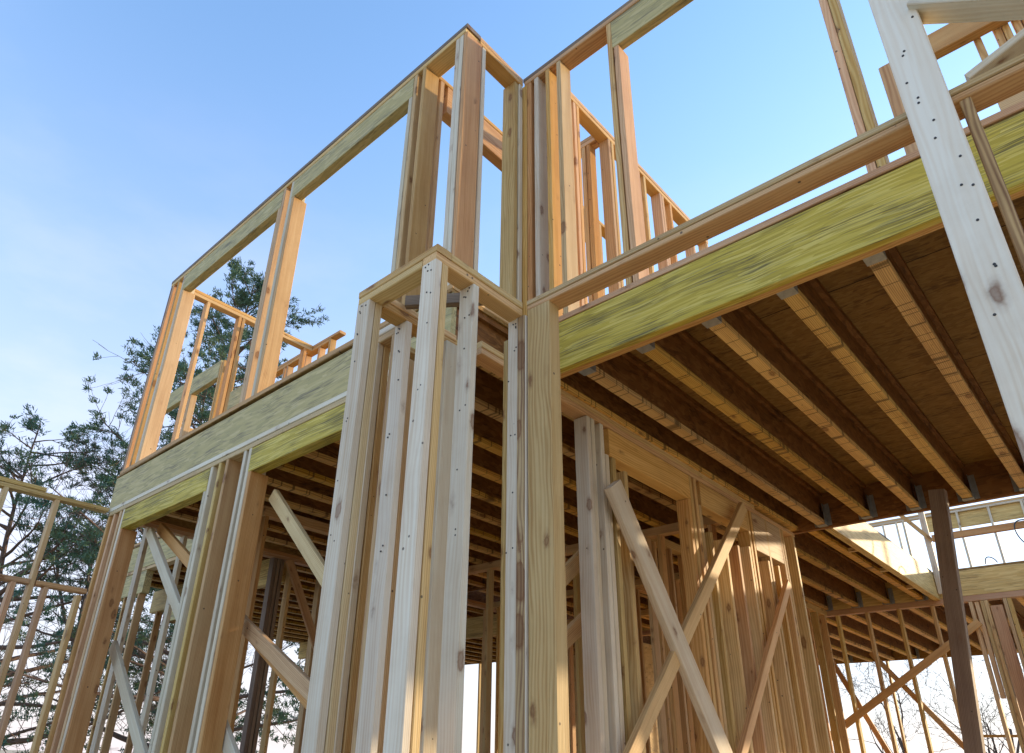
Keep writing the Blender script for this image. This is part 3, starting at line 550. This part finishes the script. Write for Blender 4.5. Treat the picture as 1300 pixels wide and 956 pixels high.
for x0, x1, m, top in ((-1.1690, -1.1355, PIN, UP), (-1.134, -1.116, FIR, UP), (-1.101, -1.083, PAL, UP), (-1.050, -1.032, FIR, UP), (-1.001, -.983, SPR, UP),
                       (-.791, -.773, SPR, UP), (-.7685, -.7505, FIR, 2.11), (-.184, -.166, FIR, UP), (-.164, -.146, SPR, 2.11), (.34, .36, FIR, UP), (.95, .97, FIR, UP)):
    stud_x(w, x0, x1, VY0, VY1, ZF + T + .002, top - .001, m, wane=.008 if x0 == -.791 else 0)
board('stud', FIR, w, (-.109, 1.376, ZF + T + .002), (-.060, 1.394, 1.435)) 
board('stud', FIR, w, (.058, 1.376, ZF + T + .002), (.105, 1.394, 1.20))
board('header', RIM, w, (-.7720, VY0, 2.112), (-.1655, VY0 + .032, UP - .001)); board('header', LVL, w, (-.1630, VY0, 2.112), (.339, VY0 + .032, UP - .001))
tbrace('pale brace rising to the right edge above the doubled beam', PAL, (.03, 1.415, 1.307), (.45, 1.415, 1.458), .089, .038, (0, 0, 1))
w = thing('stud_framing', 'upper inner wall with one deep header, seen between the corner studs', 'stud wall', (-1.39, 1.5, U0))
XA, XB = -1.367 - D4, -1.367
board('top_plate', PIN, w, (XA, 1.144, UT - T), (XB, 2.30, UT)); board('header', FIR, w, (XA + .001, 1.20, 2.128), (XB - .001, 1.98, UT - T - .001)); board('bottom_plate', FIR, w, (XA, 1.2, U0), (XB, 2.30, U1))
for y in (1.182, 2.0, 2.2): stud_x(w, XA + .001, XB - .001, y - T, y, U1 + .001, UT - T - .001, FIR)
w = thing('stud_framing', 'upper inner wall running back behind the right front wall, lit yellow by the sun', 'stud wall', (-1.07, 1.9, U0))
XA, XB = -1.05 - D4, -1.05
board('top_plate', FIR, w, (XA, 1.438, UT - T), (XB, 2.62, UT)); board('top_plate', PIN, w, (XA, 1.438, UP), (XB, 2.62, UT - T - .001)); board('bottom_plate', FIR, w, (XA, 1.438, U0), (XB, 2.62, U1))
for y, m in ((1.455, PIN), (1.545, FIR), (1.565, PIN), (1.776, FIR), (1.80, PIN), (1.995, FIR), (2.04, SPR), (2.17, FIR), (2.19, FIR), (2.258, FIR), (2.45, FIR), (2.60, SPR)):
    stud_x(w, XA + .001, XB - .001, y, y + T - .001, U1 + .001, UP - .001, m)
w = thing('stud_framing', 'narrow upper cross wall behind the inner corner, with a short plate', 'stud wall', (-1.16, 1.77, U0))
board('top_plate', PIN, w, (-1.36, 1.75, UT - T), (-1.096, 1.795, UT)); board('top_plate', PIN, w, (-1.36, 1.75, UP), (-1.096, 1.795, UT - T - .001)); board('header', FIR, w, (-1.36, 1.752, 1.80), (-1.18, 1.793, 1.92))
for x in (-1.36, -1.163, -1.14): stud_x(w, x, x + T, 1.752, 1.793, U0, 1.799 if x < -1.3 else UP - .001, PIN)
w = thing('stud_framing', 'upper left side wall with a single top plate against the cedar', 'stud wall', (-3.34, 1.5, U0))
XA, XB = -3.318 - D4, -3.318
board('top_plate', FIR, w, (XA, 1.144, UT - T), (XB, 1.954, UT)); board('top_plate', PIN, w, (XA, 1.144, UP), (XB, 1.954, UT - T - .001)); board('bottom_plate', FIR, w, (XA, 1.144, U0), (XB, 2.0, U1))
for y in (1.27, 1.462, 1.484, 1.67, 1.90): stud_x(w, XA + .001, XB - .001, y, y + T - .001, U1 + .001, UP - .001, FIR)
w = thing('stud_framing', 'low looking upper wall with a plate ending in mid air, left of the bay', 'stud wall', (-3.3, 1.98, U0))
board('top_plate', FIR, w, (-3.90, 1.956, UT - T), (-3.045, 2.0, UT)); board('top_plate', PIN, w, (-3.90, 1.956, UP), (-3.15, 2.0, UT - T - .001)); board('bottom_plate', PIN, w, (-3.40, 2.001, U0), (-2.99, 2.03, U1))
for x in (-3.634, -3.60, -3.436, -3.40, -3.255, -3.150): stud_x(w, x, x + T, 1.957, 1.999, U1 + .001, (UP if x < -3.16 else UT - T) - .001, FIR)
w = thing('stud_framing', 'upper wall of the distant left wing with a sloping-looking green header', 'stud wall', (-4.1, 1.69, U0))
board('header', RIM, w, (-4.98, 1.667, 2.150), (-3.915, 1.70, UT)); board('header', RIM, w, (-3.75, 1.667, 1.84), (-3.42, 1.70, 1.965)); board('bottom_plate', FIR, w, (-5.0, 1.665, U0), (-3.42, 1.71, U1))
for x in (-4.97, -4.30, -4.28, -3.912, -3.885, -3.77): stud_x(w, x, x + T, 1.668, 1.709, U1 + .001, 2.149 if x < -3.92 else 2.26, FIR)
board('top_plate', PIN, w, (-3.96, 1.72, 2.02), (-3.915, 2.8, 2.05)); board('top_plate', PIN, w, (-4.40, 1.72, 1.93), (-4.355, 2.8, 1.96))
for y in (1.9, 2.1, 2.3, 2.5): stud_x(w, -4.40, -4.355, y, y + T, U1 + .001, 1.929, FIR)
w = thing('stud_framing', 'upper back wall at the top right corner with a glowing yellow plate', 'stud wall', (.1, 2.2, U0))
board('top_plate', FIR, w, (-.10, 2.18, UT - 2 * T), (.95, 2.225, UT)); board('header', PIN, w, (-.10, 2.14, UP - .07), (.95, 2.178, UT - T)); board('bottom_plate', PIN, w, (-.10, 2.18, U0), (.95, 2.225, U1))
for x in (.097, .150, .172, .20, .222, .25, .30, .34, .36, .5, .7): stud_x(w, x, x + T, 2.1805, 2.224, U1 + .001, UT - 2 * T - .001, (FIR, SPR, PIN)[int(x * 1000) % 3])
w = thing('stud_framing', 'sunlit upper rear wall seen through the stair opening, with yellow header panels', 'stud wall', (-.9, 7.62, U0))
board('top_plate', FIR, w, (-3.2, 7.6, UT - T), (.72, 7.645, UT)); board('top_plate', PAL, w, (-3.2, 7.6, UP), (.72, 7.645, UT - T - .001)); board('bottom_plate', FIR, w, (-3.2, 7.6, U0), (.72, 7.645, U1))
board('header', TAN, w, (-1.35, 7.622, 2.10), (-.0, 7.643, UP - .001))
for x in (-1.92, -1.72, -1.60, -1.54, -1.38, -1.088, -.838, -.587, -.565, -.33, -.08, .2, .45, .7): stud_x(w, x - T / 2, x + T / 2, 7.6, 7.621, U1 + .001, UP - .001, PAL)
w = thing('guard_rail', 'temporary guard rail with a corner post above the beam behind the stair opening', 'guard rail', (-.6, 5.16, ZD))
board('rail', FIR, w, (-.90, 5.128, 1.350), (.6, 5.149, 1.392)); board('post', PAL, w, (-.938, 5.106, 1.02), (-.905, 5.127, 1.66)); board('post', FIR, w, (.35, 5.125, 1.167), (.39, 5.127, 1.5))
brace('brace', FIR, w, (-1.035, 5.09, 1.545), (-.895, 5.09, 1.345), .05, .03, (0, 1, 0))

# ------------------------------------------------------------------ cables
def tube_curve(name, pts, r, mat):
    cu = bpy.data.curves.new(name, 'CURVE'); cu.dimensions = '3D'; cu.bevel_depth = r; cu.bevel_resolution = 2
    sp = cu.splines.new('NURBS'); sp.points.add(len(pts) - 1); sp.use_endpoint_u = True; sp.order_u = 4
    for i, p in enumerate(pts): sp.points[i].co = (*W(p), 1)
    o = bpy.data.objects.new(name, cu)
    dg = bpy.context.evaluated_depsgraph_get(); COL.objects.link(o)
    me = bpy.data.meshes.new_from_object(o); COL.objects.unlink(o); bpy.data.objects.remove(o)
    me.materials.append(mat) if not me.materials else None
    o2 = bpy.data.objects.new(name, me); COL.objects.link(o2); return o2
tag(tube_curve('cable', [(-.66, 5.14, 1.172), (-.655, 5.12, 1.205), (-.63, 5.11, 1.21), (-.605, 5.12, 1.19), (-.60, 5.14, 1.172)], .006, CABLE), 'small loop of dark cable lying on the yellow beam', 'cable')
tag(tube_curve('cable', [(-.40, 5.11, 1.392), (-.455, 5.10, 1.40), (-.47, 5.095, 1.34), (-.45, 5.09, 1.26), (-.40, 5.09, 1.20), (-.36, 5.10, 1.166)], .007, CABLE), 'dark cable hanging in a curve over the guard rail at the right edge', 'cable')

# ------------------------------------------------------------------ trees
def tubes_mesh(name, segs, mat, sides=5):
    vs = []; fs = []
    for pts in segs:
        base = len(vs); n = len(pts)
        for i, (p, r) in enumerate(pts):
            d = (pts[min(i + 1, n - 1)][0] - pts[max(i - 1, 0)][0])
            d = d.normalized() if d.length > 1e-6 else Vector((0, 0, 1))
            a = d.orthogonal().normalized() if i == 0 else (a - d * a.dot(d)).normalized()
            b = d.cross(a)
            for k in range(sides):
                t = 2 * math.pi * k / sides; vs.append(p + (a * math.cos(t) + b * math.sin(t)) * r)
        for i in range(n - 1):
            for k in range(sides):
                k2 = (k + 1) % sides; fs.append((base + i * sides + k, base + i * sides + k2, base + (i + 1) * sides + k2, base + (i + 1) * sides + k))
    me = bpy.data.meshes.new(name); me.from_pydata([tuple(v) for v in vs], [], fs); me.materials.append(mat)
    for p in me.polygons: p.use_smooth = True
    return me

def rnd_unit(rg):
    while True:
        v = Vector((rg.uniform(-1, 1), rg.uniform(-1, 1), rg.uniform(-1, 1)))
        if 0.05 < v.length < 1: return v.normalized()

def limb(rg, p, d, L_, r, n=7, droop=0.0, wob=.25):
    out = [(p.copy(), r)]; step = L_ / n
    for i in range(n):
        d = (d + rnd_unit(rg) * wob * .5 + Vector((0, 0, -droop + .10 * i / n))).normalized()
        p = p + d * step; out.append((p.copy(), max(r * (1 - (i + 1) / n * .85), .004)))
    return out

def cedar(loc, h, spread, seed, label, lean=(0, 0), nb=70, dens=1.0, fol=.60):
    rg = random.Random(seed)
    t = thing('cedar_tree', label, 'tree', (0, 0, 0), 'cedars beside the house'); t.location = Vector(loc)
    trunk = []; p = Vector((0, 0, 0))
    for i in range(13):
        f_ = i / 12; trunk.append((Vector((lean[0] * f_ + .12 * math.sin(f_ * 7), lean[1] * f_ + .1 * math.sin(f_ * 5 + 1), h * f_)), max(.02, h * .016 * (1 - f_ * .93))))
    segs = [trunk]; vs = []; fs = []
    def tuft(c, size, d):
        for _ in range(int(36 * dens)):
            o = rnd_unit(rg) * size * (rg.random() ** .6); o.z *= .6
            q = c + o; dr = (rnd_unit(rg) * .8 + d * .6 + Vector((0, 0, .25))).normalized()
            ln = rg.uniform(.06, .16); s = dr.orthogonal().normalized() * rg.uniform(.006, .014)
            b = len(vs); vs.extend((q - s, q + s, q + dr * ln * .6 + s * .8, q + dr * ln, q + dr * ln * .55 - s * .9)); fs.append((b, b + 1, b + 2, b + 3, b + 4))
    for i in range(nb):
        f_ = .10 + .88 * (i + rg.random()) / nb
        k = min(11, int(f_ * 12)); u = f_ * 12 - k; P0 = trunk[k][0].lerp(trunk[k + 1][0], u)
        az = rg.uniform(0, 2 * math.pi); prof = (1 - f_) ** .75 + .10
        L_ = spread * prof * rg.uniform(.55, 1.15)
        d = Vector((math.cos(az), math.sin(az), rg.uniform(.0, .5) + f_ * .35)).normalized()
        lb = limb(rg, P0, d, L_, .012 * L_ + .012, 8, .03); segs.append(lb)
        nsub = int(4 + L_ * 3.0)
        for s_ in range(nsub):
            q = rg.uniform(.30, 1.0); kk = min(7, int(q * 8)); pp = lb[kk][0].lerp(lb[kk + 1][0], q * 8 - kk)
            dd = (lb[kk + 1][0] - lb[kk][0]).normalized()
            d2 = (dd * .7 + rnd_unit(rg) * .9 + Vector((0, 0, .15))).normalized()
            sl = (.35 + .22 * L_) * rg.uniform(.5, 1.2)
            sb = limb(rg, pp, d2, sl, .010, 4, .02); segs.append(sb)
            if rg.random() < fol + .06:
                for m_ in (2, 3, 4):
                    if rg.random() < .85: tuft(sb[m_][0], rg.uniform(.10, .24), d2)
            for _ in range(2):
                m_ = rg.randint(1, 3); tw = limb(rg, sb[m_][0], (d2 + rnd_unit(rg) * .9).normalized(), sl * .5, .005, 3, .0); segs.append(tw)
                if rg.random() < fol * .7: tuft(tw[-1][0], rg.uniform(.08, .16), d2)
        tuft(lb[-1][0], .2, d); tuft(lb[-2][0], .2, d)
    for _ in range(6): tuft(trunk[-1][0] + Vector((rg.uniform(-.15, .15), rg.uniform(-.15, .15), rg.uniform(-.8, .1))), .25, Vector((0, 0, 1)))
    o = bpy.data.objects.new('trunk', tubes_mesh('trunk', segs, CBARK, 5)); COL.objects.link(o); o.parent = t
    me = bpy.data.meshes.new('crown'); me.from_pydata([tuple(v) for v in vs], [], fs); me.materials.append(LEAF)
    o = bpy.data.objects.new('crown', me); COL.objects.link(o); o.parent = t
    return t

def bare_tree(loc, h, seed, label, spread=1.0, depth=5):
    rg = random.Random(seed); segs = []
    def grow(p, d, L_, r, lev):
        n = 6 if lev < 2 else 4
        lb = limb(rg, p, d, L_, r, n, -.01 if lev < 2 else .0, .30 + .10 * lev)
        m = len(lb)
        lb = [(q, r * (1 - .45 * i / (m - 1))) if lev < depth else (q, max(.004, r * (1 - .8 * i / (m - 1)))) for i, (q, _) in enumerate(lb)]
        segs.append(lb)
        if lev >= depth: return
        for c in range(4 if lev == 0 else rg.choice((3, 3, 4))):
            i = rg.randint(m // 2 if lev else 2, m - 1); q, rr = lb[i]
            dd = ((lb[i][0] - lb[i - 1][0]).normalized() + rnd_unit(rg) * (.65 + .12 * lev) * spread + Vector((0, 0, .12))).normalized()
            grow(q, dd, L_ * rg.uniform(.52, .80), max(.005, rr * rg.uniform(.45, .62)), lev + 1)
    grow(Vector((0, 0, 0)), Vector((rg.uniform(-.1, .1), rg.uniform(-.1, .1), 1)).normalized(), h * .36, h * .014, 0)
    t = thing('bare_tree', label, 'tree', (0, 0, 0), 'bare trees around the house'); t.location = Vector(loc)
    o = bpy.data.objects.new('trunk', tubes_mesh('trunk', segs, TBARK, 4)); COL.objects.link(o); o.parent = t
    return t

def at(px, dist):
    """ground position (metres) on a given compass ray: px is the column of the photograph near the horizon"""
    v = Vector((M[0][0] * (px - 608.5) + M[0][1] * 400 + M[0][2] * 893.9, M[1][0] * (px - 608.5) + M[1][1] * 400 + M[1][2] * 893.9, 0)).normalized()
    return (v.x * dist, v.y * dist, 0)
cedar((-18.2, 8.2, 0), 15.3, 5.2, 11, 'tall dark cedar rising behind the upper left openings', lean=(-.3, .2), nb=95)
cedar((-20.5, 4.9, 0), 9.6, 5.6, 23, 'lower spreading cedar left of the house with drooping blue-green boughs', lean=(-.6, -.5), nb=42, dens=.75, fol=.33)
cedar((-24.0, 2.6, 0), 6.8, 4.5, 31, 'small cedar behind the low stud wall at the far left edge', nb=34, fol=.42)
bare_tree((-19.0, 6.5, 0), 12.0, 5, 'bare grey tree tangled with the cedars left of the house')
bare_tree((-23.0, 1.2, 0), 9.0, 6, 'bare thin tree at the far left edge beyond the low stud wall')
bare_tree((-22.0, 11.0, 0), 9.0, 8, 'bare tree seen low through the left window opening')
bare_tree((-3.6, 23.0, 0), 7.6, 9, 'distant bare tree in the white sky right of the leaning support post')
bare_tree((-6.2, 24.0, 0), 7.0, 12, 'distant bare tree in the white sky left of the leaning support post')
bare_tree((-30.0, 24.0, 0), 12.0, 14, 'distant bare tree low behind the second window opening')
